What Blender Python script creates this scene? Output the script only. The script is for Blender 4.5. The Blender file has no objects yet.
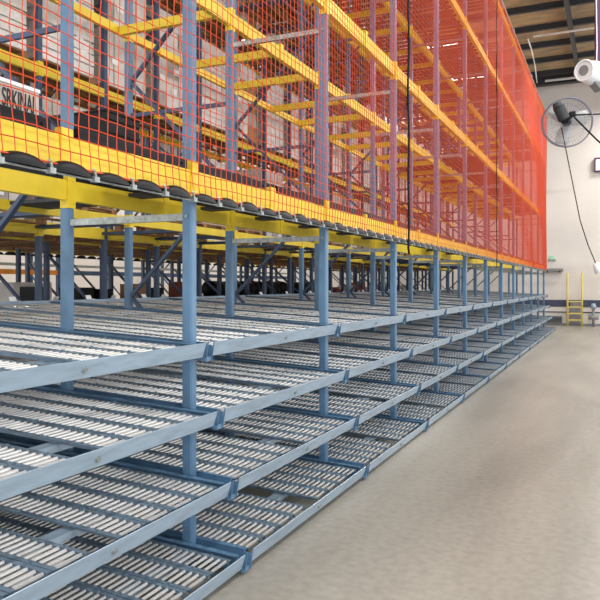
import bpy, math, random
from mathutils import Vector, Matrix
random.seed(7)
sc = bpy.context.scene
col = sc.collection

# ------------------------------------------------------------------ camera
F = 690.0
U1 = 313.0
HOR = 285.0
CH = 1.98
TH = math.atan(U1 / F)
CT, ST = math.cos(TH), math.sin(TH)
cam_d = bpy.data.cameras.new('camera')
cam = bpy.data.objects.new('camera', cam_d)
col.objects.link(cam)
cam.location = (0, 0, CH)
cam.rotation_euler = (math.pi / 2, 0, TH)
cam_d.sensor_width = 36
cam_d.lens = F / 600 * 36
cam_d.shift_y = -(300 - HOR) / 600
cam_d.clip_end = 200
sc.camera = cam

def at(x, y, zc):
    """world point seen at photo coordinates x, y at camera depth zc"""
    u = (x - 300) / F * zc
    h = (HOR - y) / F * zc
    return Vector((u * CT - zc * ST, u * ST + zc * CT, CH + h))

def onwall(x, y, Y):
    u = (x - 300) / F
    zc = Y / (u * ST + CT)
    return at(x, y, zc)

# ------------------------------------------------------------------ materials
def lin(c):
    return tuple((v / 255 / 12.92) if v / 255 <= .04045 else ((v / 255 + .055) / 1.055) ** 2.4 for v in c) + (1,)

def mat(name, c, rough=.5, metal=0., noise=0., scale=8., c2=None, bump=0., emit=0., alpha=1., coat=0., stretch=None):
    m = bpy.data.materials.new(name)
    m.use_nodes = True
    nt = m.node_tree
    b = nt.nodes['Principled BSDF']
    b.inputs['Base Color'].default_value = lin(c)
    b.inputs['Roughness'].default_value = rough
    b.inputs['Metallic'].default_value = metal
    b.inputs['Alpha'].default_value = alpha
    b.inputs['Coat Weight'].default_value = coat
    if emit:
        b.inputs['Emission Color'].default_value = lin(c)
        b.inputs['Emission Strength'].default_value = emit
    if noise or c2:
        tc = nt.nodes.new('ShaderNodeTexCoord')
        n = nt.nodes.new('ShaderNodeTexNoise')
        n.inputs['Scale'].default_value = scale
        n.inputs['Detail'].default_value = 5
        if stretch:
            mp = nt.nodes.new('ShaderNodeMapping')
            mp.inputs['Scale'].default_value = stretch
            nt.links.new(tc.outputs['Object'], mp.inputs['Vector'])
            nt.links.new(mp.outputs['Vector'], n.inputs['Vector'])
        else:
            nt.links.new(tc.outputs['Object'], n.inputs['Vector'])
        r = nt.nodes.new('ShaderNodeValToRGB')
        r.color_ramp.elements[0].position = .32
        r.color_ramp.elements[1].position = .68
        if c2 is None:
            c2 = tuple(max(0, v * (1 - noise)) for v in c)
        r.color_ramp.elements[0].color = lin(c2)
        r.color_ramp.elements[1].color = lin(c)
        nt.links.new(n.outputs['Fac'], r.inputs['Fac'])
        nt.links.new(r.outputs['Color'], b.inputs['Base Color'])
        if bump:
            bp = nt.nodes.new('ShaderNodeBump')
            bp.inputs['Strength'].default_value = bump
            bp.inputs['Distance'].default_value = .01
            nt.links.new(n.outputs['Fac'], bp.inputs['Height'])
            nt.links.new(bp.outputs['Normal'], b.inputs['Normal'])
    return m

M = dict(
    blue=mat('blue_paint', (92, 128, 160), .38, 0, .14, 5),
    blue_dark=mat('dark_shade_blue_paint', (66, 84, 112), .45, 0, .18, 4),  # darker blue; on the rear frames it carries their shade as colour
    rail=mat('grey_blue_rail', (166, 186, 204), .32, .25, .12, 7, stretch=(3, .6, 3)),
    galv=mat('galvanised_steel', (176, 180, 176), .35, .55, .22, 22),
    track=mat('track_steel', (128, 148, 166), .4, .3, .15, 12),
    roller=mat('zinc_roller', (232, 228, 224), .26, .4, .08, 6),
    yellow=mat('yellow_paint', (238, 206, 46), .45, 0, .07, 5),
    orange=mat('orange_paint', (214, 130, 34), .5, 0, .12, 5),
    black=mat('black_rubber', (20, 21, 25), .45, 0, .2, 6),
    gloss=mat('black_plastic', (16, 16, 20), .45, 0, .2, 9),
    net=mat('orange_net', (208, 66, 18), .6),
    rope=mat('grey_cable', (150, 152, 150), .4, .5),
    wood=mat('pallet_wood', (176, 128, 84), .75, 0, .35, 5, bump=.2, stretch=(8, 1, 8)),
    kraft=mat('kraft_cardboard', (186, 140, 96), .8, 0, .12, 4),
    rust=mat('red_brown_cardboard', (142, 74, 48), .8, 0, .12, 4),
    white_carton=mat('white_carton', (232, 222, 214), .55, 0, .08, 5),
    wrap=mat('stretch_wrapped_white', (240, 232, 226), .25, 0, .12, 7, bump=.3),
    grey_carton=mat('grey_carton', (190, 180, 170), .6, 0, .15, 5),
    ink=mat('black_ink', (36, 34, 38), .7),
    label=mat('paper_label', (250, 250, 248), .6),
    white=mat('white_enamel', (244, 244, 246), .35, 0, .03, 5),
    lamp=mat('lamp_glow', (255, 252, 246), .5, emit=7),
    purple=mat('dark_purple_panel', (84, 40, 84), .6, 0, .15, 6),
    grey=mat('mid_grey_paint', (140, 140, 142), .5, 0, .1, 5),
    dark=mat('charcoal_paint', (58, 58, 62), .6, 0, .12, 5),
    fan_wire=mat('grey_wire', (132, 132, 146), .4, .4),
    blade=mat('fan_blade', (204, 200, 198), .6, 0),
    ladder=mat('faded_yellow_paint', (222, 198, 96), .5, 0, .08, 5),
    band=mat('navy_band_paint', (72, 76, 100), .6, 0, .18, 3),
)

for k_ in ('black', 'gloss'):
    M[k_].node_tree.nodes['Principled BSDF'].inputs['Specular IOR Level'].default_value = .2

# floor, wall, ceiling materials
def concrete():
    m = bpy.data.materials.new('polished_concrete')
    m.use_nodes = True
    nt = m.node_tree; b = nt.nodes['Principled BSDF']
    tc = nt.nodes.new('ShaderNodeTexCoord')
    n1 = nt.nodes.new('ShaderNodeTexNoise'); n1.inputs['Scale'].default_value = .55; n1.inputs['Detail'].default_value = 6
    n2 = nt.nodes.new('ShaderNodeTexNoise'); n2.inputs['Scale'].default_value = 14; n2.inputs['Detail'].default_value = 8
    mp = nt.nodes.new('ShaderNodeMapping'); mp.inputs['Scale'].default_value = (1.8, .35, 1)
    nt.links.new(tc.outputs['Object'], mp.inputs['Vector']); nt.links.new(mp.outputs['Vector'], n1.inputs['Vector'])
    nt.links.new(tc.outputs['Object'], n2.inputs['Vector'])
    r1 = nt.nodes.new('ShaderNodeValToRGB')
    r1.color_ramp.elements[0].position = .3; r1.color_ramp.elements[0].color = lin((140, 135, 125))
    r1.color_ramp.elements[1].position = .7; r1.color_ramp.elements[1].color = lin((176, 170, 158))
    r2 = nt.nodes.new('ShaderNodeValToRGB')
    r2.color_ramp.elements[0].position = .3; r2.color_ramp.elements[0].color = (.74, .74, .74, 1)
    r2.color_ramp.elements[1].position = .62; r2.color_ramp.elements[1].color = (1, 1, 1, 1)
    mx = nt.nodes.new('ShaderNodeMix'); mx.data_type = 'RGBA'; mx.blend_type = 'MULTIPLY'; mx.inputs[0].default_value = .7
    nt.links.new(n1.outputs['Fac'], r1.inputs['Fac']); nt.links.new(n2.outputs['Fac'], r2.inputs['Fac'])
    nt.links.new(r1.outputs['Color'], mx.inputs[6]); nt.links.new(r2.outputs['Color'], mx.inputs[7])
    nt.links.new(mx.outputs[2], b.inputs['Base Color'])
    b.inputs['Roughness'].default_value = .42
    return m
M['concrete'] = concrete()
M['wall'] = mat('beige_white_wall', (220, 212, 204), .8, 0, .05, .6)
M['deck'] = mat('brown_roof_insulation', (176, 146, 108), .9, 0, 0, 1.1, c2=(128, 112, 88), bump=.3, stretch=(1, 2.5, 1))

# ------------------------------------------------------------------ mesh builder
class MB:
    def __init__(s):
        s.v = []; s.f = []; s.mi = []; s.cur = 0
    def box(s, x0, x1, y0, y1, z0, z1):
        n = len(s.v)
        s.v += [(x0, y0, z0), (x1, y0, z0), (x1, y1, z0), (x0, y1, z0), (x0, y0, z1), (x1, y0, z1), (x1, y1, z1), (x0, y1, z1)]
        for q in ((3, 2, 1, 0), (4, 5, 6, 7), (0, 1, 5, 4), (1, 2, 6, 5), (2, 3, 7, 6), (3, 0, 4, 7)):
            s.f.append(tuple(n + i for i in q)); s.mi.append(s.cur)
        return s
    def prism(s, pts, axis, a, b):
        """closed 2D outline swept from a to b along an axis (x or y or z)"""
        n = len(s.v); k = len(pts)
        def mk(p, t):
            return {'x': (t, p[0], p[1]), 'y': (p[0], t, p[1]), 'z': (p[0], p[1], t)}[axis]
        s.v += [mk(p, a) for p in pts] + [mk(p, b) for p in pts]
        for i in range(k):
            j = (i + 1) % k
            s.f.append((n + i, n + j, n + k + j, n + k + i)); s.mi.append(s.cur)
        s.f.append(tuple(n + i for i in reversed(range(k)))); s.mi.append(s.cur)
        s.f.append(tuple(n + k + i for i in range(k))); s.mi.append(s.cur)
        return s
    def rod(s, p, q, r, k=8, r2=None, cap=True):
        p = Vector(p); q = Vector(q); d = (q - p).normalized()
        a = d.orthogonal().normalized(); b = d.cross(a)
        r2 = r if r2 is None else r2
        n = len(s.v)
        for (c, rr) in ((p, r), (q, r2)):
            for i in range(k):
                t = 2 * math.pi * i / k
                s.v.append(tuple(c + (a * math.cos(t) + b * math.sin(t)) * rr))
        for i in range(k):
            j = (i + 1) % k
            s.f.append((n + i, n + j, n + k + j, n + k + i)); s.mi.append(s.cur)
        if cap:
            s.f.append(tuple(n + i for i in reversed(range(k)))); s.mi.append(s.cur)
            s.f.append(tuple(n + k + i for i in range(k))); s.mi.append(s.cur)
        return s
    def bar(s, p, q, w, h, up=(0, 0, 1)):
        p = Vector(p); q = Vector(q); d = (q - p).normalized()
        a = d.cross(Vector(up)).normalized(); b = a.cross(d)
        n = len(s.v)
        for c in (p, q):
            for (i, j) in ((-1, -1), (1, -1), (1, 1), (-1, 1)):
                s.v.append(tuple(c + a * (w / 2 * i) + b * (h / 2 * j)))
        for qd in ((0, 1, 2, 3), (7, 6, 5, 4), (0, 4, 5, 1), (1, 5, 6, 2), (2, 6, 7, 3), (3, 7, 4, 0)):
            s.f.append(tuple(n + i for i in qd)); s.mi.append(s.cur)
        return s
    def path(s, pts, r, k=6):
        for a, b in zip(pts[:-1], pts[1:]):
            s.rod(a, b, r, k)
        return s
    def torus(s, c, R, r, nrm, K=40, k=6):
        nrm = Vector(nrm).normalized(); a = nrm.orthogonal().normalized(); b = nrm.cross(a); c = Vector(c)
        pts = [c + (a * math.cos(2 * math.pi * i / K) + b * math.sin(2 * math.pi * i / K)) * R for i in range(K + 1)]
        return s.path(pts, r, k)
    def mesh(s, name, *mats, bevel=0., smooth=False):
        me = bpy.data.meshes.new(name)
        me.from_pydata(s.v, [], s.f)
        for m in mats:
            me.materials.append(M[m] if isinstance(m, str) else m)
        if len(mats) > 1:
            me.polygons.foreach_set('material_index', s.mi)
        import bmesh
        bm = bmesh.new(); bm.from_mesh(me)
        bmesh.ops.recalc_face_normals(bm, faces=bm.faces)
        if bevel:
            bmesh.ops.bevel(bm, geom=list(bm.edges), offset=bevel, segments=1, affect='EDGES', clamp_overlap=True)
        bm.to_mesh(me); bm.free()
        if smooth:
            me.polygons.foreach_set('use_smooth', [True] * len(me.polygons))
        me.update()
        return me

def ob(name, me, parent=None, loc=(0, 0, 0), rot=None):
    o = bpy.data.objects.new(name, me)
    col.objects.link(o)
    o.location = loc
    if rot: o.rotation_euler = rot
    if parent is not None: o.parent = parent
    return o
def thing(name, label, cat, loc=(0, 0, 0), rot=None, group=None, me=None):
    o = ob(name, me, None, loc, rot)
    o['label'] = label; o['category'] = cat; o['kind'] = 'thing'
    if group: o['group'] = group
    return o
def struct(name, me, loc=(0, 0, 0)):
    o = ob(name, me, None, loc); o['kind'] = 'structure'; return o
ORD = ['nearest', 'second', 'third', 'fourth', 'fifth', 'sixth', 'seventh', 'eighth', 'ninth', 'tenth', 'eleventh', 'twelfth', 'thirteenth',
       'fourteenth', 'fifteenth', 'sixteenth', 'seventeenth', 'eighteenth', 'nineteenth', 'twentieth', 'twenty-first', 'twenty-second', 'twenty-third', 'twenty-fourth']

# ------------------------------------------------------------------ layout
BAY = 2.51
Y1 = 4.16
def YF(k): return Y1 + BAY * (k - 1)
NF = 12
DP = (2.75, 3.88, 5.27)           # post rows of the front frames (distance left of the camera)
PW = .038
TOPS = (1.575, 1.105, .63, .15)   # tops of the front rails
DF = (2.61, 2.52, 2.41, 2.30)     # distance of the front rails
DR = 6.42
SL = .055
ROOF = 9.75
WY = 36.0

# ------------------------------------------------------------------ setting
b = MB(); b.box(-26, 7, -4, WY + .2, -.2, 0); struct('floor', b.mesh('floor', 'concrete'))
b = MB(); b.box(-26, 7, WY, WY + .2, 0, 12.05); struct('wall_back', b.mesh('wall_back', 'wall'))
b = MB(); b.box(-26.2, -26, -4, WY + .2, 0, 12.05); struct('wall_left', b.mesh('wall_left', 'wall'))
b = MB(); b.box(-26, 7, -4, WY + .2, 12.05, 12.25); struct('ceiling', b.mesh('ceiling', 'deck'))
b = MB(); b.box(-26, 7, WY - .02, WY, onwall(580, 307, WY).z, onwall(580, 300, WY).z); struct('trim_1', b.mesh('trim_1', 'band'))
b = MB(); b.box(-26, 7, WY - .03, WY, onwall(580, 312.8, WY).z, onwall(580, 311.8, WY).z); struct('trim_2', b.mesh('trim_2', 'band'))
b = MB(); b.box(-26, 7, WY - .03, WY, 0, .12); struct('baseboard_back', b.mesh('baseboard_back', 'grey'))

# ceiling joists and girders
for i in range(17):
    y = 1.5 + i * 2.05
    b = MB()
    b.box(-26, 7, y - .06, y + .06, 11.98, 12.05); b.box(-26, 7, y - .06, y + .06, 11.82, 11.86); b.box(-26, 7, y - .012, y + .012, 11.86, 11.98)
    thing('roof_joist', 'dark steel roof joist crossing the ceiling, the %s from the near end' % ORD[i], 'joist', group='roof joists', me=b.mesh('roof_joist', 'dark'))
for i, (x, nm) in enumerate(((-1.45, 'above the aisle'), (-9.5, 'above the storage racks'), (5.5, 'near the right wall'))):
    b = MB()
    b.box(x - .07, x + .07, -4, WY - 1.1, 11.77, 11.82); b.box(x - .07, x + .07, -4, WY - 1.1, 11.55, 11.59); b.box(x - .015, x + .015, -4, WY - 1.1, 11.59, 11.77)
    thing('roof_girder', 'dark steel roof girder running lengthwise ' + nm, 'girder', group='roof girders', me=b.mesh('roof_girder', 'dark'))
b = MB()
b.box(-26, 7, WY - 1.05, WY - .75, 11.9, 12.05); b.box(-26, 7, WY - 1.05, WY - .75, 11.56, 11.61); b.box(-26, 7, WY - .92, WY - .88, 11.61, 11.9)
thing('wall_girder', 'heavy dark girder across the top of the back wall', 'girder', me=b.mesh('wall_girder', 'dark'))
# white pipes
p = [at(528, 20, 27), at(531, 36, 28), at(535, 54, 30.2), at(537, 72, 32.8)]
for q in p: q.z = min(q.z, 11.6)
thing('ceiling_conduit', 'thin white conduit running along the ceiling above the net end', 'pipe', me=MB().path(p, .028, 6).mesh('ceiling_conduit', 'white', smooth=True))
a0 = onwall(533, 36.5, 26.2); a1 = onwall(577, 34.5, 26.2)
thing('ceiling_pipe', 'white pipe crossing under the brown ceiling at the top', 'pipe', me=MB().path([a0, Vector((4.5, a1.y, a0.z))], .04, 8).mesh('ceiling_pipe', 'white', smooth=True))
a0 = onwall(545, 81, 34.5)
thing('sprinkler_pipe', 'white sprinkler pipe below the dark girder on the back wall', 'pipe', me=MB().path([a0, Vector((6.5, a0.y, a0.z))], .06, 8).mesh('sprinkler_pipe', 'white', smooth=True))

# ------------------------------------------------------------------ carton flow shelves
L0 = BAY - 2 * PW - .01           # clear length of one shelf
PITCH = .262
LANES = [PITCH * .5 + .056 + i * PITCH for i in range(4)] + [L0 - (PITCH * .5 + .056 + i * PITCH) for i in range(4)][::-1]
SURF = .028                       # roller tops below the rail top
def shelf_meshes(lv):
    df, dr = DF[lv], DR
    D = dr - df
    R = {}
    # local frame: x = 0 at the front rail, going to -D at the back; y along the aisle; z = 0 at the top of the front rail
    def zz(x): return -SURF - SL * x          # roller top line, x negative going back
    b = MB()
    out = .032
    b.prism([(out, 0), (out - .004, .003), (-.006, -.092), (-.045, -.098), (-.045, -.104), (.002, -.1)], 'y', .012, L0 - .012)
    R['front_rail'] = b.mesh('front_rail', 'rail')
    b = MB(); b.rod((.006, L0 * .5, -.05), (.03, L0 * .5, -.055), .016, 10); R['bolt'] = b.mesh('bolt', 'galv')
    b = MB(); b.box(-D - .02, -D, 0.01, L0 - .01, zz(-D) - .05, zz(-D) + .028); b.box(-D - .02, -D + .05, .01, L0 - .01, zz(-D) - .05, zz(-D) - .044)
    R['rear_rail'] = b.mesh('rear_rail', 'rail')
    for s, nm in ((0, 'a'), (1, 'b')):
        b = MB()
        y0, y1 = (0, .012) if s == 0 else (L0 - .012, L0)
        yi0, yi1 = (0, .045) if s == 0 else (L0 - .045, L0)
        for (ya, yb, za, zb) in ((y0, y1, -.075, .018), (yi0, yi1, .012, .018), (yi0, yi1, -.075, -.069)):
            n = len(b.v)
            xa, xb = -D, -.03
            b.v += [(xa, ya, zz(xa) + za), (xb, ya, zz(xb) + za), (xb, yb, zz(xb) + za), (xa, yb, zz(xa) + za),
                    (xa, ya, zz(xa) + zb), (xb, ya, zz(xb) + zb), (xb, yb, zz(xb) + zb), (xa, yb, zz(xa) + zb)]
            for q in ((3, 2, 1, 0), (4, 5, 6, 7), (0, 1, 5, 4), (1, 2, 6, 5), (2, 3, 7, 6), (3, 0, 4, 7)):
                b.f.append(tuple(n + i for i in q)); b.mi.append(0)
        R['side_rail_' + nm] = b.mesh('side_rail', 'blue')
    # cross members under the lanes
    R['cross'] = []
    for x in (-.42, -1.32, -2.0, -2.55, -3.35):
        b = MB(); b.box(x - .045, x + .045, .046, L0 - .046, zz(x) - .075, zz(x) - .034)
        R['cross'].append(b.mesh('cross_member', 'rail'))
    # one lane
    hw = .093
    b = MB()
    for s in (-1, 1):
        b.bar((-.05, s * (hw + .004), zz(-.05) - .018), (-D + .01, s * (hw + .004), zz(-D + .01) - .018), .004, .028)
        b.bar((-.05, s * (hw + .018), zz(-.05) - .004), (-D + .01, s * (hw + .018), zz(-D + .01) - .004), .032, .004)
        for i in range(int(D / .3)):
            x = -.2 - i * .3
            b.box(x - .008, x + .008, s * (hw + .018) - .006, s * (hw + .018) + .006, zz(x) - .002, zz(x) + .006)
    R['track'] = b.mesh('roller_track', 'track')
    b = MB()
    x = -.075
    while x > -D + .03:
        b.rod((x, -hw, zz(x) - .0105), (x, hw, zz(x) - .0105), .0108, 6, cap=False)
        x -= .051
    R['rollers'] = b.mesh('rollers', 'roller', smooth=False)
    b = MB()
    z = zz(-D)
    b.box(-D - .03, -D + .03, -.05, .05, z + .03, z + .036); b.prism([(-D - .03, z + .03), (-D - .024, z + .03), (-D - .05, z + .085), (-D - .056, z + .085)], 'y', -.05, .05)
    R['stop'] = b.mesh('end_stop', 'white')
    return R
SM = [shelf_meshes(l) for l in range(4)]
LVN = ['top', 'second', 'third', 'bottom']
def shelf(k, lv, loc, rz, label, group):
    R = SM[lv]
    t = thing('flow_shelf', label, 'shelf', loc, (0, 0, rz), group)
    ob('front_rail', R['front_rail'], t)['label'] = 'grey-blue steel front rail'
    ob('bolt', R['bolt'], t)
    ob('side_rail', R['side_rail_a'], t); ob('side_rail', R['side_rail_b'], t)
    ob('rear_rail', R['rear_rail'], t)
    for c in R['cross']: ob('cross_member', c, t)
    for y in LANES:
        tr = ob('roller_track', R['track'], t, (0, y, 0))
        ob('rollers', R['rollers'], tr)['label'] = 'pale zinc conveyor rollers'
    if lv == 0:
        for y in (L0 * .25, L0 * .75): ob('end_stop', R['stop'], t, (0, y, 0))['label'] = 'white plastic end stop'
    return t
for k in range(0, NF):
    for lv in range(4):
        shelf(k, lv, (-DF[lv], YF(k) + PW + .005, TOPS[lv]), 0,
              '%s-level roller shelf with grey-blue front rail in the %s bay' % (LVN[lv], ORD[k]), '%s row of roller flow shelves along the aisle' % LVN[lv])
for k in range(0, NF):
    shelf(k, 0, (-13.5 + DF[0], YF(k + 1) - PW - .005, TOPS[0] - .02), math.pi,
          'roller shelf sloping away behind the rear rack posts, %s bay' % ORD[k], 'roller shelves facing the far aisle')

# ------------------------------------------------------------------ front upright frames
def post_mesh(d, top, m='blue', w=PW):
    b = MB()
    # rolled channel section, open towards the rack
    t = .004; r = .012; o = w
    x = -d
    pts = [(x + o, -o + r), (x + o, o - r), (x + o - r, o), (x - o, o), (x - o, o - .016), (x - o + t, o - .016), (x - o + t, o - t), (x + o - r, o - t), (x + o - t, o - r),
           (x + o - t, -o + r), (x + o - r, -o + t), (x - o + t, -o + t), (x - o + t, -o + .016), (x - o, -o + .016), (x - o, -o), (x + o - r, -o)]
    b.prism(pts[::-1], 'z', .012, top)
    return b.mesh('post', m)
def foot_mesh(d):
    b = MB(); b.box(-d - .07, -d + .07, -.06, .06, 0, .012)
    for sx in (-.055, .055): b.rod((-d + sx, -.045, .012), (-d + sx, -.045, .03), .008, 6)
    return b.mesh('foot_plate', 'blue')
PM = [post_mesh(d, ROOF) for d in DP]; FM = [foot_mesh(d) for d in DP]
TIE = []
for z in (2.466, 4.64, 7.0, 9.2):
    b = MB(); b.box(-DP[1] + PW, -DP[0] - PW + .002, -.02, .02, z - .025, z + .025); TIE.append((b.mesh('tie_bar', 'galv'), z))
BOLT = MB().rod((-DP[0] - .0, -.052, 0), (-DP[0], -.038, 0), .012, 8).mesh('bolt', 'galv')
BR = []
zs = [.6, 1.84, 3.12, 4.4, 5.68, 6.96, 8.24, 9.5]
for i, (za, zb) in enumerate(zip(zs[:-1], zs[1:])):
    xa, xb = (-DP[1], -DP[2]) if i % 2 == 0 else (-DP[2], -DP[1])
    sgn = 1 if xb > xa else -1
    BR.append(MB().bar((xa + sgn * .03, 0, za), (xb - sgn * .03, 0, zb), .035, .05, (0, 1, 0)).mesh('diagonal_brace', 'blue_dark'))
HB = [MB().bar((-DP[1] - PW, .0, z), (-DP[2] + PW, .0, z), .03, .045).mesh('horizontal_brace', 'blue_dark') for z in (.35, 4.0, 6.4, 8.8)]
BK = []
for lv in range(4):
    b = MB(); z = TOPS[lv]; xf = -DF[lv]; xp = -DP[0] + PW
    # arm from the post to the rail joint and the open cup the rails drop into
    b.box(xp, xf - .012, -.03, .03, z - .125, z - .05)
    b.box(xf - .012, xf + .014, -.045, .045, z - .13, z - .1)
    b.prism([(xf - .01, z - .13), (xf + .02, z - .13), (xf + .042, z + .012), (xf + .036, z + .012), (xf + .012, z - .1), (xf - .01, z - .1)], 'y', -.042, -.036)
    b.prism([(xf - .01, z - .13), (xf + .02, z - .13), (xf + .042, z + .012), (xf + .036, z + .012), (xf + .012, z - .1), (xf - .01, z - .1)], 'y', .036, .042)
    b.box(xf - .03, xf + .02, -.042, -.036, z - .1, z - .02); b.box(xf - .03, xf + .02, .036, .042, z - .1, z - .02)
    BK.append(b.mesh('rail_bracket', 'blue'))
for k in range(0, NF + 1):
    t = thing('upright_frame', 'blue steel upright frame with galvanised tie bars at the aisle, %s from the near end' % ORD[k], 'rack frame',
              (0, YF(k), 0), None, 'upright frames along the aisle')
    for i in range(3):
        pst = ob('post', PM[i], t); ob('foot_plate', FM[i], pst)
    for me, z in TIE:
        tb = ob('tie_bar', me, t); tb['label'] = 'galvanised tie bar'
    for z in (2.466, 4.64, 7.0): ob('bolt', BOLT, t, (0, 0, z))
    for me in BR: ob('diagonal_brace', me, t)
    for me in HB: ob('horizontal_brace', me, t)
    for me in BK: ob('rail_bracket', me, t)

# rear frames, set every half bay
RD = (6.7, 7.8); RD2 = (9.7, 10.78)
def rear_frame(rd, w):
    pm = [post_mesh(d, ROOF, 'blue_dark', w) for d in rd]  # rear posts coloured darker to stand for the shade inside the rack
    br = []
    for i, (za, zb) in enumerate(((.5, 1.45), (1.5, 2.45), (2.95, 3.9), (3.95, 4.65), (5.2, 6.15), (6.2, 7.0), (7.6, 8.6))):
        xa, xb = (-rd[0], -rd[1]) if i % 2 else (-rd[1], -rd[0])
        br.append(MB().bar((xa, 0, za), (xb, 0, zb), .03, .045, (0, 1, 0)).mesh('diagonal_brace', 'blue_dark'))
    hb = [MB().bar((-rd[0] - w, 0, z), (-rd[1] + w, 0, z), .03, .045).mesh('horizontal_brace', 'blue_dark') for z in (.4, 4.0, 6.2, 8.7)]
    return pm, br, hb
RF = [rear_frame(RD, .036), rear_frame(RD2, .036)]
RAILM = MB().box(-9.7 + .036, -7.8 - .036, -.11, .11, 2.628, 2.656).mesh('pallet_runner', 'wood')
RAILA = MB().box(-7.8 + .04, -6.7 - .04, -.11, .11, 2.628, 2.656).mesh('pallet_runner', 'wood')
RAILB = MB().box(-10.78 + .04, -9.7 - .04, -.11, .11, 2.628, 2.656).mesh('pallet_runner', 'wood')
NR = 23
def YR(j): return Y1 + BAY * .5 * j
for j in range(NR):
    for q in (0, 1):
        t = thing('rear_upright_frame', ('blue braced frame darkened for shade, pallet rack behind the flow shelves, %s along', 'blue braced frame darkened for shade at the far aisle side of the rack, %s along')[q] % ORD[j],
                  'rack frame', (0, YR(j), 0), None, ('rear pallet rack frames', 'far aisle rack frames')[q])
        pm, br, hb = RF[q]
        for m_ in pm: ob('post', m_, t)
        for m_ in br: ob('diagonal_brace', m_, t)
        for m_ in hb: ob('horizontal_brace', m_, t)
        if q == 0: ob('pallet_runner', RAILA, t); ob('pallet_runner', RAILM, t)
        else: ob('pallet_runner', RAILB, t)

# ------------------------------------------------------------------ load beams
def beam_meshes(h, wx, conn, tab, strip, pw=PW):
    """beam from y=0 (post centre) to y=BAY, top at z=0"""
    R = {}
    b = MB(); b.box(-wx / 2, wx / 2, pw + .001, BAY - pw - .001, -h, 0); b.box(-wx / 2 + .012, wx / 2, pw + .01, BAY - pw - .01, -.001, .008)
    R['bar'] = b.mesh('bar', 'yellow')
    c = []
    e = .004
    up, dn = conn
    for s in (0, 1):
        b = MB()
        y0, y1 = (.001, pw + e) if s == 0 else (BAY - pw - e, BAY - .001)
        b.box(pw, pw + e, y0, y1, -h - dn, up)
        ys = (pw, pw + e) if s == 0 else (BAY - pw - e, BAY - pw)
        b.box(-pw, pw, ys[0], ys[1], -h - dn, up)
        # rivets
        for z in (up - .04, -h - dn + .04):
            yy = (y0 + y1) / 2
            b.rod((pw + e, yy, z), (pw + e + .005, yy, z), .007, 6)
        c.append(b.mesh('end_connector', 'yellow'))
    R['conn'] = c
    if tab:
        b = MB(); b.box(wx / 2, wx / 2 + .008, BAY / 2 - .045, BAY / 2 + .045, -h - .002, tab); b.box(-.01, wx / 2 + .008, BAY / 2 - .045, BAY / 2 + .045, .008, tab)
        R['tab'] = b.mesh('centre_tab', 'yellow')
    if strip:
        R['strip'] = []
        for (ya, yb) in ((.075, BAY / 2 - .11), (BAY / 2 + .11, BAY - .075)):
            b = MB(); b.box(-wx / 2 + .01, wx / 2 - .004, ya, yb, .0085, strip)
            b.rod((wx / 2 - .004, yb - .06, strip * .55), (wx / 2 + .004, yb - .06, strip * .55), .009, 6)
            R['strip'].append(b.mesh('black_strip', 'black'))
    return R
BM_BIG = beam_meshes(.148, .06, (.075, .045), .05, .075)
BM_A = beam_meshes(.148, .06, (.05, .06), .045, .055)
BM_UP = beam_meshes(.15, .06, (.05, .05), .05, 0)
BM_R = beam_meshes(.115, .05, (.04, .03), 0, 0, .036)
BM_R1 = beam_meshes(.15, .05, (.04, .03), 0, 0, .036)
BM_T = beam_meshes(.09, .05, (.03, .03), 0, 0)
def beam(R, d, k, ztop, where, group):
    t = thing('load_beam', 'yellow steel beam %s, %s bay' % (where, ORD[k]), 'beam', (-d, YF(k), ztop), None, group)
    ob('bar', R['bar'], t)
    for c in R['conn']: ob('end_connector', c, t)
    if 'tab' in R: ob('centre_tab', R['tab'], t)
    for s in R.get('strip', []): ob('black_strip', s, t)['label'] = 'black strip on top of the beam'
for k in range(0, NF):
    beam(BM_BIG, DP[0], k, 2.785, 'right above the aisle posts behind the net', 'front beams of the lowest storage level')
    beam(BM_A, DP[1], k, 2.785, 'just under the net, one post row back', 'second row beams of the lowest storage level')
    beam(BM_T, DP[2], k, 2.785, 'of the lowest storage level, third post row', 'third row beams of the lowest storage level')
    for lv, z in ((2, 5.0), (3, 7.38), (4, 9.4)):
        beam(BM_UP, DP[0], k, z, 'behind the net at storage level %s, aisle row' % ('', '', 'two', 'three', 'four')[lv], 'aisle row beams at upper level %d' % lv)
        beam(BM_UP, DP[1], k, z, 'behind the net at storage level %s, second row' % ('', '', 'two', 'three', 'four')[lv], 'second row beams at upper level %d' % lv)
        if lv < 4: beam(BM_T, DP[2], k, z, 'behind the net at storage level %s, third row' % ('', '', 'two', 'three')[lv], 'third row beams at upper level %d' % lv)
for k in range(1, NF):
    for lv, z in ((1, 2.785), (2, 4.80), (3, 7.1)):
        for d in (RD[0], RD[1]) + ((RD2[1],) if lv == 1 else ()):
            RB = BM_R1 if lv == 1 else BM_R
            nm = {6.7: 'front', 7.8: 'back', 10.78: 'far aisle'}[d]
            beam(RB, d, k, z, '%s face of the rear pallet rack, level %s' % (nm, ('', 'one', 'two', 'three')[lv]), '%s beams of the rear rack at level %d' % (nm, lv))
# yellow cross bars from row to row
XB = MB().box(-DP[2] + .03, -DP[1] - .035, -.03, .03, -.1, 0).mesh('cross_bar', 'yellow')
XB2 = MB().box(-DP[1] + .035, -DP[0] - .035, -.025, .025, -.08, -.01).mesh('cross_bar', 'yellow')
for k in range(1, NF):
    for zi, z in enumerate((4.99, 7.37)):
        for q, fr in enumerate((.48, .92)):
            thing('pallet_support_bar', 'yellow cross bar between post rows, %s level, %s bay, %s one of two' % (('second', 'third')[zi], ORD[k], ('near', 'far')[q]), 'beam',
                  (0, YF(k) + BAY * fr, z), None, 'yellow pallet support bars', XB)

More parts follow.
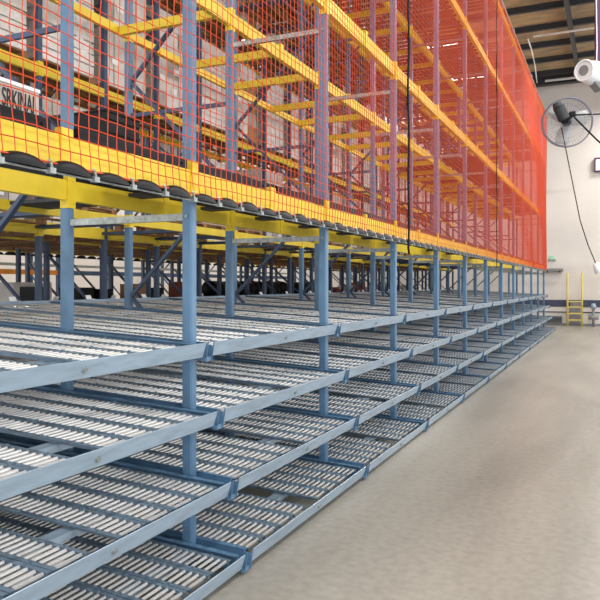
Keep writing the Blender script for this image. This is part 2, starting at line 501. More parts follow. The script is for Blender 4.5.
# ------------------------------------------------------------------ pallets and loads
def pallet_mesh(w, d):
    b = MB()
    for i in range(7):
        x = -d / 2 + i * (d - .09) / 6; b.box(x, x + .09, -w / 2, w / 2, .118, .138)
    for i in range(3):
        x = -d / 2 + i * (d - .1) / 2; b.box(x, x + .1, -w / 2, w / 2, 0, .018)
    for i in range(3):
        y = -w / 2 + i * (w - .09) / 2
        b.box(-d / 2, d / 2, y, y + .09, .1, .118)
        for j in range(3):
            x = -d / 2 + j * (d - .1) / 2; b.box(x, x + .1, y, y + .09, .018, .1)
    return b.mesh('wooden_pallet', 'wood')
PA = pallet_mesh(1.1, .9); PB = pallet_mesh(1.1, 1.2)
LW = 1.04
def load_mesh(seed, nx, ny, nz, hz, mats, d=.86):
    rd = random.Random(seed)
    b = MB()
    for k in range(nz):
        for i in range(nx):
            for j in range(ny):
                b.cur = rd.choice([0, 0, 0, 1, 2]) if len(mats) > 1 else 0
                g = .006 + rd.random() * .01
                x0 = -d / 2 + i * d / nx; y0 = -LW / 2 + j * LW / ny
                b.box(x0 + g, x0 + d / nx - g, y0 + g, y0 + LW / ny - g, k * hz + .001, (k + 1) * hz - .004)
    return b.mesh('cartons', *mats)
def wrap_mesh(h, d=.86):
    b = MB()
    # stretch film bands round the load, slightly sagging between layers
    n = 9
    for i in range(n):
        z = h * (i + .5) / n; o = .008 + .004 * (i % 2)
        for (xa, xb, ya, yb) in ((-d / 2 - o, d / 2 + o, -LW / 2 - o, -LW / 2 - o + .003), (-d / 2 - o, d / 2 + o, LW / 2 + o - .003, LW / 2 + o),
                                 (-d / 2 - o, -d / 2 - o + .003, -LW / 2 - o, LW / 2 + o), (d / 2 + o - .003, d / 2 + o, -LW / 2 - o, LW / 2 + o)):
            b.box(xa, xb, ya, yb, z - h / n * .44, z + h / n * .44)
    return b.mesh('stretch_film', 'wrap')
LOADS = [
    ('white cartons in clear film', load_mesh(1, 2, 3, 6, .27, ('white_carton', 'grey_carton', 'wrap')), None, 1.62, 'stack of white cartons'),
    ('white film wrap', load_mesh(2, 2, 2, 4, .38, ('white_carton', 'grey_carton', 'white_carton')), wrap_mesh(1.5), 1.5, 'white film-wrapped load'),
    ('mixed cartons', load_mesh(3, 2, 3, 5, .3, ('white_carton', 'kraft', 'grey_carton')), None, 1.5, 'stack of white and tan cartons'),
    ('tall white boxes', load_mesh(4, 2, 4, 4, .42, ('white_carton', 'white_carton', 'grey_carton')), None, 1.68, 'stack of tall white boxes'),
]
LBL = MB().box(0, .004, -.07, .07, 0, .1).mesh('paper_label', 'label')
def load(kind, x, y, z, lab):
    n, me, wr, h, word = LOADS[kind]
    t = thing('carton_load', '%s on a pallet, %s' % (word, lab), 'cartons', (x, y, z), None, 'carton loads on the rear racks')
    ob('cartons', me, t)
    if wr: ob('stretch_film', wr, t)['label'] = 'glossy white stretch film'
    for q in range(3):
        ob('paper_label', LBL, t, (.43, random.uniform(-.35, .35), random.uniform(.2, h - .3)))
    return t
xa = -(RD[0] + RD[1]) / 2
rr = random.Random(5)
for j in range(1, NR - 1):
    yc = YR(j) + BAY * .25
    for lv, zt in ((1, 2.657), (2, 4.81), (3, 7.11)):
        if lv == 3 and j < 5: continue
        thing('wooden_pallet', 'wooden pallet in the rear rack at level %s, %s slot' % (('', 'one', 'two', 'three')[lv], ORD[j]), 'pallet', (xa, yc, zt), None, 'wooden pallets in the rear rack', PA)
        skip = (lv == 1 and j in (3, 4)) or (lv == 1 and j > 5 and rr.random() < .12) or (lv == 3 and rr.random() < .3)
        if skip: continue
        kd = rr.choice((0, 1, 1, 2, 3)) if lv > 1 else rr.choice((0, 1, 3))
        load(kd, xa, yc, zt + .14, 'rear rack level %s, %s slot' % (('', 'one', 'two', 'three')[lv], ORD[j]))
    for q, x in enumerate((-8.3, -9.21, -10.24)):
        thing('wooden_pallet', 'empty wooden pallet seen from below, row %s behind the rear rack, %s slot' % (('one', 'two', 'three')[q], ORD[j]), 'pallet',
              (x, yc, 2.657), None, 'pallets behind the rear rack', PA)
for j in range(1, NR - 1):
    yc = YR(j) + BAY * .25
    if j % 3 == 2: continue
    thing('wooden_pallet', 'wooden pallet between the post rows of the lowest level, %s slot' % ORD[j], 'pallet', (-5.99, yc, 2.739), None, 'pallets between the post rows', PB)
# supports under those pallets
SB = MB().box(-6.675, -5.295, -.09, .09, 2.70, 2.738).mesh('support_angle', 'blue_dark')
for j in range(1, NR):
    thing('support_angle', 'dark support angle between post rows under the lowest storage level, %s along' % ORD[j], 'beam', (0, YR(j), 0), None, 'support angles', SB)
# lettered box on the left
t = thing('lettered_carton', 'low tan carton with black lettering behind the net at far left', 'carton', (-3.3, 2.45, 2.935), (0, 0, 0))
b = MB(); b.box(-.28, .28, -.56, .56, 0.012, .15); ob('box', b.mesh('box', 'grey_carton', bevel=.004), t)
b = MB(); b.box(-.285, .285, -.565, .565, .15, .172); b.box(-.285, .285, -.565, .565, 0, .012); ob('lid', b.mesh('lid', 'label', bevel=.003), t)
cu = bpy.data.curves.new('lettering', 'FONT'); cu.body = 'SRKINAI'; cu.size = .15; cu.extrude = .002; cu.align_x = 'CENTER'
cu.materials.append(M['ink'])
tmp = bpy.data.objects.new('tmp', cu); col.objects.link(tmp)
bpy.context.view_layer.update()
tm = bpy.data.meshes.new_from_object(tmp.evaluated_get(bpy.context.evaluated_depsgraph_get()))
bpy.data.objects.remove(tmp)
o = ob('lettering', tm, t, (.283, .405, .025), (math.pi / 2, 0, math.pi / 2)); o.scale = (.42, .95, 1); o['label'] = 'black printed letters'

# black pallets and white sheets on the lowest storage level
BP = MB()
BP.box(-.4, .4, -.5, .5, .09, .15)
for x in (-.35, 0, .35):
    BP.box(x - .04, x + .04, -.5, .5, 0, .09)
SPM = MB().box(-3.85, -2.78, -.1, .1, 2.75, 2.78).mesh('support_plate', 'dark')
BPM = BP.mesh('black_pallet', 'black', bevel=.006)
for i, (k, f) in enumerate(((0, .32), (1, .32), (1, .78), (2, .25), (2, .74), (3, .3), (3, .75), (4, .3), (5, .5), (6, .3), (7, .5))):
    thing('black_plastic_pallet', 'black plastic pallet behind the net on the lowest storage level, %s from the left' % ORD[i].replace('nearest', 'first'), 'pallet', (-3.33, YF(k) + BAY * f, 2.782), None, 'black plastic pallets', BPM)
    thing('support_plate', 'dark support plate between the two beam rows under a black pallet, %s from the left' % ORD[i].replace('nearest', 'first'), 'plate', (0, YF(k) + BAY * f, 0), None, 'dark support plates', SPM)

# ------------------------------------------------------------------ safety net
ND = 2.655
ZB, ZT = 2.615, 9.45
SP_ = .079
def net_mesh(L, seed):
    rd = random.Random(seed)
    v = []; f = []
    def wob(y, z):
        a = math.sin(y * 3.1 + 1.3 * math.sin(z * 2.3)) * .010 + math.sin(z * 4.7 + y * 1.7) * .006
        c = math.sin(y * 2.2 + z * 1.9) * .012 + math.sin(y * 9.1 - z * 3.3) * .004
        return a, c
    ny = int(round(L / SP_)); nz = int(round((ZT - ZB) / SP_))
    dy = L / ny; dz = (ZT - ZB) / nz
    def pt(i, k):
        y = i * dy; z = ZB + k * dz
        e = min(1, i / 2, (ny - i) / 2); g = min(1, k / 2, (nz - k) / 2)
        a, c = wob(y, z)
        jx = math.sin(i * 12.9898 + k * 78.233) * 43758.5453
        jx = (jx - math.floor(jx) - .5) * .010
        return (math.sin(z * 1.1 + y * .8) * .012 * g, y + (a + jx) * e, z + (c + jx * .6) * g)
    w = .0034
    def strand(P):
        n = len(v)
        for (x, y, z) in P[0]:
            pass
    def tube(pts, vertical):
        n = len(v)
        for (x, y, z) in pts:
            if vertical: v.extend([(x + w, y, z), (x, y + w, z), (x - w, y, z), (x, y - w, z)])
            else: v.extend([(x + w, y, z), (x, y, z + w), (x - w, y, z), (x, y, z - w)])
        for s in range(len(pts) - 1):
            for q in range(4):
                r = (q + 1) % 4
                f.append((n + s * 4 + q, n + s * 4 + r, n + s * 4 + 4 + r, n + s * 4 + 4 + q))
    for i in range(ny + 1):
        tube([pt(i, k) for k in range(0, nz + 1)], True)
    for k in range(nz + 1):
        tube([pt(i, k) for i in range(0, ny + 1)], False)
    me = bpy.data.meshes.new('netting'); me.from_pydata(v, [], f); me.materials.append(M['net']); me.update()
    return me
PL = 8.11
net_a = net_mesh(PL, 1)
starts = [9.49 - PL, 9.49, 9.49 + PL, 9.49 + 2 * PL]
NEND = YF(12) + .25
net_b = net_mesh(NEND - starts[3], 2)
for i, y0 in enumerate(starts):
    L = PL if i < 3 else NEND - y0
    t = thing('safety_net', 'orange safety net panel hanging on the rack face, %s from the left' % ORD[i].replace('nearest', 'first'), 'net', (-ND, y0, 0), None, 'orange net panels')
    ob('netting', net_a if i < 3 else net_b, t)
    ob('top_rope', MB().rod((0, 0, ZT), (0, L, ZT), .014, 6).mesh('top_rope', 'rope'), t)
    ob('bottom_rope', MB().rod((0, 0, ZB), (0, L, ZB), .006, 6).mesh('bottom_rope', 'net'), t)
    # hooks holding the lower edge
    b = MB(); b.path([(0, 0, ZB + .012), (.012, 0, ZB + .0), (.01, .012, ZB - .03), (-.006, -.004, ZB - .05), (.008, 0, ZB - .03)], .009, 5)
    b.box(-.004, .03, -.02, .02, ZB - .06, ZB - .03)
    hm = b.mesh('hook', 'galv')
    n = int(L / .333)
    for q in range(n): ob('hook', hm, t, (0, .333 * (q + 1), 0))
# lacing cables at the seams
for i, y0 in enumerate(starts[1:3]):
    b = MB(); pts = []
    z = 2.5
    pts.append((0, .03, 2.42)); 
    while z < ZT:
        pts.append((.006 * math.sin(z * 5), .012 * math.sin(z * 2.3), z)); z += .22
    b.path(pts, (.017, .011)[i], 6)
    for q in range(30):
        zz_ = 2.7 + q * .225
        b.rod((0, -.03, zz_), (.012, .03, zz_ + .05), .006, 5)
    thing('lacing_cable', 'black lacing cable down the seam of the orange net, %s from the left' % ('first', 'second', 'third')[i], 'cable', (-ND + .03, y0, 0), None, 'net seam cables', b.mesh('lacing_cable', 'black'))
# wire and black scalloped liner below the net
def liner_mesh(L):
    b = MB(); n = int(L / .333)
    for q in range(n):
        yc = .333 * (q + .5); 
        K, J = 14, 4
        base = len(b.v)
        hz = .068 + .008 * math.sin(q * 2.1)
        for j in range(J + 1):
            ph = j / J * math.pi / 2
            for k in range(K + 1):
                th = math.pi * k / K
                b.v.append((.0 + .045 * math.cos(ph) * math.sin(th) ** .6, yc - .158 * math.cos(th), .0 + hz * math.sin(th) * math.sin(ph) if j else 0.0))
        for j in range(J):
            for k in range(K):
                b.f.append((base + j * (K + 1) + k, base + j * (K + 1) + k + 1, base + (j + 1) * (K + 1) + k + 1, base + (j + 1) * (K + 1) + k)); b.mi.append(0)
        # flat back lobe giving it thickness
        base = len(b.v)
        pts = [(yc - .158 * math.cos(math.pi * k / K), hz * math.sin(math.pi * k / K)) for k in range(K + 1)]
        b.v += [(-.004, p[0], p[1]) for p in pts]
        b.f.append(tuple(range(base, base + K + 1))); b.mi.append(0)
    me = b.mesh('liner', 'gloss', smooth=True)
    return me
ZW = 2.565
for i, y0 in enumerate(starts):
    L = PL if i < 3 else NEND - y0
    lm = liner_mesh(L)
    thing('scalloped_liner', 'black scalloped rubber liner under the net, section %s from the left' % ('one', 'two', 'three', 'four')[i], 'liner', (-ND - .015, y0, ZW + .008), None, 'black scalloped liners', lm)
    if i:
        thing('scalloped_liner', 'black scalloped liner over the far aisle behind the shelves, section %s' % ('', 'one', 'two', 'three')[i], 'liner', (-13.5 + ND - .04, y0 + L, ZW + .008), (0, 0, math.pi), 'far aisle liners', lm)
thing('edge_cable', 'thin pale steel cable strung under the net along the beam', 'cable', me=MB().rod((-ND + .008, starts[0], ZW), (-ND + .008, NEND, ZW), .0065, 6).mesh('edge_cable', 'galv'))

# ------------------------------------------------------------------ things on and beyond the shelves
def carton(name, label, cat, loc, sx, sy, sz, m, rz=0., flap='label'):
    t = thing(name, label, cat, loc, (0, 0, rz))
    ob('box', MB().box(-sx / 2, sx / 2, -sy / 2, sy / 2, 0, sz).mesh('box', m, bevel=.006), t)
    ob('tape', MB().box(-sx / 2 - .002, sx / 2 + .002, -.03, .03, sz * .7, sz + .002).mesh('tape', flap), t)
    return t
def shz(x):   # roller height of the mirrored top shelf at world x
    d = -x
    return TOPS[0] - .02 - SURF + SL * (13.5 - DF[0] - d) + .004
def rest(x, half): return shz(x + half) + .022
# white cabinet with dark screen
x, y = -8.6, 8.2
t = thing('white_cabinet', 'white cabinet with a dark opening standing behind the shelves at far left', 'cabinet', (x, y, rest(x, .25)))
ob('body', MB().box(-.25, .25, -.4, .4, 0, .33).mesh('body', 'white_carton', bevel=.01), t)
ob('screen', MB().box(.25, .256, -.28, .2, .04, .26).mesh('screen', 'dark'), t)
def bin_(label, x, y, sx, sy, sz, m, gr=None):
    b = MB(); w = .02
    b.box(-sx / 2, sx / 2, -sy / 2, sy / 2, 0, w)
    b.box(-sx / 2, -sx / 2 + w, -sy / 2, sy / 2, w, sz); b.box(sx / 2 - w, sx / 2, -sy / 2, sy / 2, w, sz)
    b.box(-sx / 2 + w, sx / 2 - w, -sy / 2, -sy / 2 + w, w, sz); b.box(-sx / 2 + w, sx / 2 - w, sy / 2 - w, sy / 2, w, sz)
    t = thing('storage_bin', label, 'bin', (x, y, rest(x, sx / 2)), None, gr)
    ob('tub', b.mesh('tub', m), t)
    b = MB(); b.box(-sx / 2 - .012, sx / 2 + .012, -sy / 2 - .012, -sy / 2, sz - .03, sz); b.box(-sx / 2 - .012, sx / 2 + .012, sy / 2, sy / 2 + .012, sz - .03, sz)
    b.box(-sx / 2 - .012, -sx / 2, -sy / 2, sy / 2, sz - .03, sz); b.box(sx / 2, sx / 2 + .012, -sy / 2, sy / 2, sz - .03, sz)
    ob('rim', b.mesh('rim', m), t)
bin_('black plastic bin beside the dark posts left of the nearest blue post', -8.7, 9.55, .45, .38, .25, 'black')
bin_('second black plastic bin, just right of the first black bin', -8.7, 10.05, .45, .34, .22, 'black')
bin_('black bin beside the red-brown carton in the background', -8.7, 11.6, .45, .5, .24, 'black')
carton('red_brown_carton', 'red-brown carton standing on the far shelf between the posts', 'carton', (-8.6, 12.75, rest(-8.6, .2)), .4, .55, .36, 'rust', flap='kraft')
carton('kraft_carton', 'low tan carton on the far shelf beside a white end stop', 'carton', (-8.9, 14.05, rest(-8.9, .2)), .4, .7, .2, 'kraft')
carton('kraft_carton', 'tan carton on the far shelf under the brace', 'carton', (-8.4, 10.75, rest(-8.4, .2)), .35, .35, .3, 'kraft')
# black sacks / rolls
for i, (x, y, L, r, lab) in enumerate(((-8.5, 14.6, 2.0, .19, 'long black plastic-wrapped roll behind the third frame'), (-8.7, 17.0, 2.0, .2, 'black wrapped roll lying on the far shelf behind the middle posts'), (-8.6, 19.6, 2.0, .19, 'dark wrapped roll on the far shelf right of the other two'))):
    b = MB()
    pts = [(math.sin(q * 1.3 + i) * .012, y_ , r + math.sin(q * 2.1) * .01) for q, y_ in enumerate([L * (s / 8 - .5) for s in range(9)])]
    t = thing('wrapped_roll', lab, 'roll', (x, y, rest(x, r)), None, 'black rolls on the far shelf')
    for a_, c_ in zip(pts[:-1], pts[1:]): b.rod(a_, c_, r * (1 + .05 * math.sin(a_[1] * 9)), 14, r * (1 + .05 * math.sin(c_[1] * 9)))
    ob('roll', b.mesh('roll', 'gloss', smooth=True), t)
    ob('band', MB().rod((0, -.03, r), (0, .03, r), r * 1.09, 16).mesh('band', 'dark'), t)
for i in range(8):
    y = 21.8 + i * 1.15
    carton('shelf_carton', '%s carton on the far shelf, %s from the left in the distant row' % (('brown', 'pale')[i % 2], ORD[i].replace('nearest', 'first')), 'carton', (-8.6, y, rest(-8.6, .2)), .4, .6, .22 + .08 * (i % 3), ('rust', 'grey_carton')[i % 2])

# slatted decks and loads deeper in the upper storage levels
def deck_mesh(xa, xb):
    b = MB(); y = .1
    while y < BAY - .2:
        b.box(xa, xb, y, y + .11, 0, .022); y += .235
    for x in (xa + .15, xb - .2): b.box(x, x + .05, .1, BAY - .13, -.03, 0)
    return b.mesh('slatted_deck', 'deck_wood')
M['deck_wood'] = mat('dark_deck_wood', (112, 66, 46), .8, 0, .25, 5)
DKA = deck_mesh(-5.23, -3.92); DKB = deck_mesh(-3.84, -2.79)
for k in range(0, NF):
    for lv, z, ok in ((2, 5.0, k >= 6), (3, 7.38, k >= 3), (4, 9.4, k % 2 == 0)):
        if ok: thing('slatted_deck', 'dark slatted deck at storage level %s in the second depth, %s bay' % (('', '', 'two', 'three', 'four')[lv], ORD[k]), 'deck', (0, YF(k), z + .03), None, 'slatted decks at level %d' % lv, DKA)
        if ok and (lv > 2 and k >= 3 or k >= 6): thing('slatted_deck', 'dark slatted deck at storage level %s next to the net, %s bay' % (('', '', 'two', 'three', 'four')[lv], ORD[k]), 'deck', (0, YF(k), z + .03), None, 'slatted decks at level %d' % lv, DKB)
LOADS.append(('red-brown cartons', load_mesh(8, 2, 3, 4, .3, ('rust', 'kraft', 'rust')), None, 1.2, 'stack of red-brown cartons'))
for j in range(6, NR - 1):
    yc = YR(j) + BAY * .25
    for lv, zt in ((3, 7.34),):
        thing('wooden_pallet', 'wooden pallet between the third post row and the rear rack, level %s, %s slot' % (('', 'one', 'two', 'three')[lv], ORD[j]), 'pallet', (-5.99, yc, zt), None, 'upper pallets between the post rows', PB)
        thing('support_angle', 'dark support angle at level %s between post rows, %s along' % (('', 'one', 'two', 'three')[lv], ORD[j]), 'beam', (0, YR(j), zt - 2.739), None, 'support angles', SB)
        if rr.random() < .6: load(rr.choice((0, 4, 4)), -5.9, yc, zt + .139, 'between the post rows at level %s, %s slot' % (('', 'one', 'two', 'three')[lv], ORD[j]))
# two black crates behind the net
thing('support_plate', 'dark support plate under the stacked black crates behind the net', 'plate', (0, 5.2, 0), None, None, MB().box(-5.24, -3.92, -.35, .15, 2.75, 2.78).mesh('support_plate', 'dark'))
for q in (0, 1):
    t = thing('black_crate', ('lower black crate of the pair behind the net at left', 'upper black crate of the pair behind the net at left')[q], 'crate', (-4.5, 5.1, 2.782 + q * .382), None, 'black crates')
    b = MB(); b.box(-.4, .4, -.24, .24, 0, .02)
    for (x0, x1, y0, y1) in ((-.4, -.38, -.24, .24), (.38, .4, -.24, .24), (-.38, .38, -.24, -.22), (-.38, .38, .22, .24)): b.box(x0, x1, y0, y1, .02, .36)
    ob('tub', b.mesh('tub', 'black'), t)
    b = MB()
    for z in (.06, .18, .3): b.box(.4, .412, -.24, .24, z, z + .03)
    ob('rib', b.mesh('rib', 'black'), t)
    ob('lid', MB().box(-.41, .41, -.25, .25, .36, .38).mesh('lid', 'black', bevel=.004), t)

# rack across the far aisle
FD = 15.2
for i in range(7):
    y = 12.5 + i * 3.4
    t = thing('far_rack_frame', 'dark blue frame of the rack across the far aisle, %s from the left' % ORD[i].replace('nearest', 'first'), 'rack frame', (0, y, 0), None, 'frames across the far aisle')
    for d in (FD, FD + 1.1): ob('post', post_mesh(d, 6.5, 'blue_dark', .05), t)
    ob('diagonal_brace', MB().bar((-FD, 0, 1.2), (-FD - 1.1, 0, 2.3), .04, .05, (0, 1, 0)).mesh('diagonal_brace', 'blue_dark'), t)
    ob('diagonal_brace', MB().bar((-FD - 1.1, 0, 2.5), (-FD, 0, 3.6), .04, .05, (0, 1, 0)).mesh('diagonal_brace', 'blue_dark'), t)
    if i < 6:
        thing('far_load_beam', '%s beam of the rack across the far aisle, %s bay' % ('dark blue' if i else 'orange', ORD[i]), 'beam', (0, y, 0), None, 'beams across the far aisle',
              MB().box(-FD - .03, -FD + .03, .049, 3.351, 2.28, 2.42).mesh('far_load_beam', 'orange' if i < 1 else 'blue_dark'))
        thing('far_guard_rail', 'galvanised guard rail above the orange beam across the far aisle, %s bay' % ORD[i], 'rail', (0, y, 0), None, 'guard rails across the far aisle',
              MB().box(-FD - .02, -FD + .02, .05, 3.35, 2.52, 2.6).mesh('far_guard_rail', 'galv'))

# ------------------------------------------------------------------ back wall things
WF = WY - .04
# yellow ladder
l0 = onwall(567.5, 325, 35.4); l1 = onwall(582, 325, 35.4); zt = onwall(575, 273, 35.4).z
t = thing('dock_ladder', 'yellow steel ladder standing against the white back wall', 'ladder', (l0.x, 35.4, 0))
W_ = l1.x - l0.x
for s in (0, 1):
    b = MB(); b.rod((s * W_, 0, 0), (s * W_, 0, zt), .045, 8); ob('stile', b.mesh('stile', 'ladder', smooth=True), t)
for y_ in (301.5, 307, 313.5, 320):
    z = onwall(575, y_, 35.4).z
    ob('rung', MB().box(.03, W_ - .03, -.04, .04, z - .03, z + .03).mesh('rung', 'ladder'), t)
thing('steel_hatch', 'grey steel panel on the back wall behind the yellow ladder', 'panel', (l0.x, 0, 0), me=MB().box(.08, W_ - .08, WY - .12, WY - .035, .15, onwall(575, 301, WY).z).mesh('dock_panel', 'grey', bevel=.01))
a = onwall(545, 322.5, WY); c = onwall(562.5, 316, WY)
t = thing('wall_vent', 'low grey louvred vent in the back wall left of the ladder', 'vent', (a.x, WY - .035, a.z))
ob('frame', MB().box(0, c.x - a.x, -.06, 0, 0, c.z - a.z).mesh('frame', 'grey'), t)
b = MB()
for i in range(5): b.box(.04, c.x - a.x - .04, -.08, -.06, .03 + i * .06, .06 + i * .06)
ob('louvre', b.mesh('louvre', 'dark'), t)
a = onwall(544, 272.5, WY - .3); c = onwall(563, 268.5, WY - .3)
t = thing('wall_shelf', 'small grey shelf bracketed to the back wall beside the rack end', 'shelf', (a.x, WY, a.z))
ob('board', MB().box(0, c.x - a.x, -.35, 0, .08, c.z - a.z).mesh('board', 'grey'), t)
for s in (.15, .8): ob('bracket', MB().box((c.x - a.x) * s, (c.x - a.x) * s + .04, -.3, 0, 0, .08).mesh('bracket', 'dark'), t)
a = onwall(552, 260, WY)
t = thing('exit_light', 'small wall light with a green lens high beside the rack end', 'light', (a.x, WY, a.z))
ob('housing', MB().box(-.18, .18, -.1, 0, -.03, .03).mesh('housing', 'grey'), t)
ob('lens', MB().box(-.1, .1, -.09, -.01, .03, .2).mesh('lens', mat('green_lens', (150, 214, 170), .4)), t)
a = onwall(593.5, 325, 35.5); zt = onwall(593, 306, 35.5).z
t = thing('standpipe', 'blue-grey standpipe with round cap beside the ladder', 'standpipe', (a.x, 35.5, 0))
ob('pipe', MB().rod((0, 0, 0), (0, 0, zt), .06, 12).mesh('pipe', 'grey', smooth=True), t)
ob('cap', MB().rod((0, 0, zt - .12), (0, 0, zt + .12), .15, 14, .09).mesh('cap', 'rail', smooth=True), t)
ob('valve', MB().rod((-.22, 0, zt * .45), (.22, 0, zt * .45), .11, 12).mesh('valve', 'grey', smooth=True), t)
a = onwall(594.5, 172.5, WY); c = onwall(604, 158, WY)
t = thing('wall_bracket_box', 'white box in a dark purple frame on the wall at the right edge', 'box', (a.x, WY, a.z))
w_, h_ = c.x - a.x, c.z - a.z
ob('box', MB().box(.06, w_ - .06, -.2, 0, .06, h_ - .06).mesh('box', 'white'), t)
b = MB(); b.box(0, w_, -.24, 0, 0, .06); b.box(0, w_, -.24, 0, h_ - .06, h_); b.box(0, .06, -.24, 0, .06, h_ - .06); b.box(w_ - .06, w_, -.24, 0, .06, h_ - .06)
ob('frame', b.mesh('frame', 'purple'), t)

# ------------------------------------------------------------------ fan and column on the right
ZC = 10.9
cx = at(611, 300, ZC)
t = thing('steel_column', 'tall dark steel column just beyond the right edge carrying the fan', 'column', (cx.x + .12, cx.y + .1, 0))
b = MB(); b.box(-.1, .1, -.1, -.085, .02, 11.3); b.box(-.1, .1, .085, .1, .02, 11.3); b.box(-.008, .008, -.085, .085, .02, 11.3)
ob('shaft', b.mesh('shaft', 'dark'), t)
ob('base_plate', MB().box(-.2, .2, -.2, .2, 0, .02).mesh('base_plate', 'dark'), t)
fc = at(566.7, 122.6, ZC)
fr = 24 / F * ZC
t = thing('wall_fan', 'round caged industrial fan with black motor held on rods at upper right', 'fan', fc)
nrm = Vector((ST * -1, CT, 0)).lerp(Vector((.25, 1, -.05)), .35).normalized()   # the way the cage faces (away from the viewer)
nrm = Vector((-.26, .955, .1)).normalized()
# guard
b = MB()
e1 = nrm.orthogonal().normalized(); e2 = nrm.cross(e1)
b.torus((0, 0, 0), fr, .011, nrm, 48, 6)
b.torus(-nrm * .08, fr * .985, .008, nrm, 48, 6)
b.torus(-nrm * .10, fr * .66, .0028, nrm, 40, 4); b.torus(-nrm * .115, fr * .36, .0032, nrm, 30, 4)
b.torus(nrm * .07, fr * .8, .0028, nrm, 40, 4)
for i in range(44):
    th = 2 * math.pi * i / 44
    dv = e1 * math.cos(th) + e2 * math.sin(th)
    b.path([dv * fr, dv * fr * .97 - nrm * .08, dv * fr * .12 - nrm * .125], .0024, 4)
    b.path([dv * fr, dv * fr * .9 + nrm * .06, dv * fr * .1 + nrm * .1], .0022, 4)
ob('guard', b.mesh('guard', 'fan_wire'), t)
# blades
for i in range(3):
    th = 2 * math.pi * i / 3 + .5
    dv = e1 * math.cos(th) + e2 * math.sin(th); tv = nrm.cross(dv)
    b = MB(); n = 0
    secs = []
    for q in range(7):
        r_ = fr * (.14 + .76 * q / 6); w_ = fr * (.12 + .2 * math.sin(math.pi * (q + 1) / 8.5)); tw = .7 - .4 * q / 6
        for s in (-1, 0, 1):
            p_ = dv * r_ + tv * (w_ * s * math.cos(tw)) + nrm * (w_ * s * math.sin(tw) * .5 + (.012 if s == 0 else 0))
            b.v.append(tuple(p_ + nrm * .002)); 
        for s in (-1, 0, 1):
            p_ = dv * r_ + tv * (w_ * s * math.cos(tw)) + nrm * (w_ * s * math.sin(tw) * .5 + (.012 if s == 0 else 0))
            b.v.append(tuple(p_ - nrm * .002))
    for q in range(6):
        o_ = q * 6
        for (a_, c_) in ((0, 1), (1, 2), (2, 5), (5, 4), (4, 3), (3, 0)):
            b.f.append((o_ + a_, o_ + c_, o_ + 6 + c_, o_ + 6 + a_)); b.mi.append(0)
    b.f.append((0, 3, 4, 5, 2, 1)); b.mi.append(0); b.f.append((36, 37, 38, 41, 40, 39)); b.mi.append(0)
    ob('blade', b.mesh('blade', 'blade', smooth=True), t)
ob('hub', MB().rod(-nrm * .05, nrm * .05, .06, 14).mesh('hub', 'dark', smooth=True), t)
def rel(x, y, dz=0.): return at(x, y, ZC + dz) - fc
m = ob('motor', MB().rod(rel(558.5, 107, -.22), rel(564.5, 119, -.2), .088, 18).rod(rel(556.5, 102.5, -.22), rel(558.5, 107, -.22), .06, 18, .088).mesh('motor', 'dark', smooth=False), t)
ob('gearbox', MB().rod(rel(564.5, 119.5, -.24), rel(565, 119, -.06), .07, 16).rod(rel(568, 119, -.2), rel(573, 114, -.2), .03, 10).mesh('gearbox', 'gloss'), t)
ob('clamp', MB().bar(rel(569.5, 114.5, -.2), rel(575, 114, -.2), .08, .08).mesh('clamp', 'gloss', bevel=.008), t)
arm_end = rel(612, 113.3, .1)
ob('support_rod', MB().rod(rel(574, 115, -.2), arm_end, .014, 8).mesh('support_rod', 'black'), t)
ob('support_rod', MB().path([rel(574, 117, -.2), rel(597, 140, -.1), rel(612, 152, .1)], .013, 8).mesh('support_rod', 'black'), t)
# cord with plug
t = thing('fan_cord', 'thin black power cord hanging from the fan to a white plug', 'cord', fc)
pts = [rel(561.5, 128, -.1), rel(566, 150, 0), rel(572, 180, 0), rel(580, 220, 0), rel(588, 245, 0), rel(596, 264, 0)]
ob('cable', MB().path(pts, .008, 6).mesh('cable', 'gloss'), t)
ob('plug', MB().rod(rel(596, 263, 0), rel(599, 273, 0), .05, 12, .062).mesh('plug', 'white', smooth=True), t)
# floodlight
fl = at(590, 73, ZC)
def rf(x, y, dz=0.): return at(x, y, ZC + dz) - fl
t = thing('floodlight', 'white floodlight with a round cowl fixed high at the right edge', 'floodlight', fl)
ob('housing', MB().rod(rf(584, 70.5, -.05), rf(595, 74, .12), .15, 20, .21).mesh('housing', 'white', smooth=False), t)
ob('rim', MB().torus(rf(584, 70.5, -.05), .155, .018, (rf(594, 73, .12) - rf(584, 70.5, -.05)), 30, 8).mesh('rim', 'white', smooth=True), t)
ob('lens', MB().rod(rf(583.4, 70.3, -.06), rf(584, 70.5, -.05), .08, 20).mesh('lens', 'grey'), t)
ob('bracket', MB().bar(rf(594, 70, .1), rf(611, 68, .1), .16, .14).mesh('bracket', 'white', bevel=.01), t)
ob('yoke', MB().bar(rf(592, 80, .05), rf(600, 90, .1), .16, .1).mesh('yoke', 'grey', bevel=.01), t)
a = at(595.5, 64, ZC); c = at(608, 20, ZC)
t = thing('hanging_panel', 'dark purple panel with a white cord at the top right edge', 'panel', (a.x, a.y, a.z), (0, 0, TH))
h_ = 1.1
ob('board', MB().box(0, .2, .0, .04, 0, h_).mesh('board', 'purple', bevel=.004), t)
ob('cord', MB().path([(.012, -.008, 0), (.02, -.008, .25), (.006, -.008, h_)], .009, 6).mesh('cord', 'white'), t)

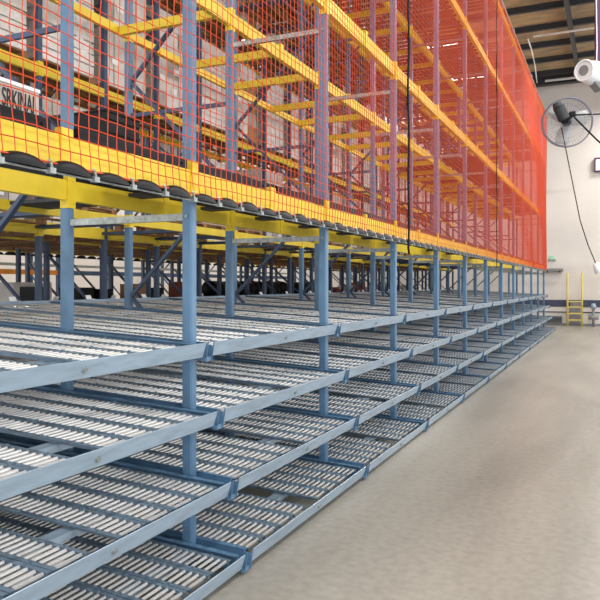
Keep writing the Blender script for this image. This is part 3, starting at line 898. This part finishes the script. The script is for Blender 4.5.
# ------------------------------------------------------------------ lamps
def highbay(x, y, z, label, gr, L=1.25, w=.16, rz=0):
    t = thing('high_bay_lamp', label, 'lamp', (x, y, z), (0, 0, rz), gr)
    b = MB(); b.prism([(-w, 0), (w, 0), (w * .55, .1), (-w * .55, .1)], 'y', -L / 2, L / 2)
    ob('reflector', b.mesh('reflector', 'white'), t)
    ob('tube', MB().box(-w * .85, w * .85, -L / 2 + .04, L / 2 - .04, -.03, -.002).mesh('tube', 'lamp'), t)
    hz = 12.03 - z - .1
    ob('hanger', MB().rod((0, 0, .1), (0, 0, .1 + hz), .01, 6).mesh('hanger', 'grey'), t)
def lamp(x, y, z, label, gr, e, L=2.4, w=.3, rz=0):
    highbay(x, y, z, label, gr, L, w, rz)
    l = bpy.data.lights.new('lamp_light', 'AREA'); l.shape = 'RECTANGLE'; l.size = w * 1.6; l.size_y = L - .1; l.energy = e; l.color = (1, .985, .96)
    o = bpy.data.objects.new('lamp_light', l); col.objects.link(o); o.location = (x, y, z - .035); o.rotation_euler = (0, 0, rz)
for i, y in enumerate((2, 10, 18, 26, 33)):
    lamp(1.6, y, 10.5, 'added unseen strip lamp lighting the aisle, %s from the near end' % ORD[i], 'added aisle lamps', 420)  # area lights added out of view to light the room, with fixtures round them
for i, (x_, y_) in enumerate(((437, 45), (470, 77), (340, 38), (300, 30), (250, 40))):
    q = at(x_, y_, (10.5 - CH) * F / (HOR - y_))
    lamp(q.x, q.y, 10.5, 'bright strip lamp glowing high through the racks, %s of that row' % ORD[i].replace('nearest', 'first'), 'lamps beyond the racks', 380, 1.7, .11, math.pi / 2)
for i, y in enumerate((8, 20, 31)):
    lamp(-20, y, 10.5, 'added strip lamp brightening the wall beyond the far aisle, %s from the near end' % ORD[i], 'added far aisle lamps', 700)  # added to brighten the left wall behind the racks

w = bpy.data.worlds.new('world'); sc.world = w; w.use_nodes = True
w.node_tree.nodes['Background'].inputs['Color'].default_value = (.93, .97, 1, 1)
w.node_tree.nodes['Background'].inputs['Strength'].default_value = 2.2

sc.view_settings.view_transform = 'Standard'
sc.view_settings.look = 'None'
sc.view_settings.gamma = 1
sc.view_settings.use_curve_mapping = False
sc.view_settings.exposure = -0.1
sc.cycles.max_bounces = 6
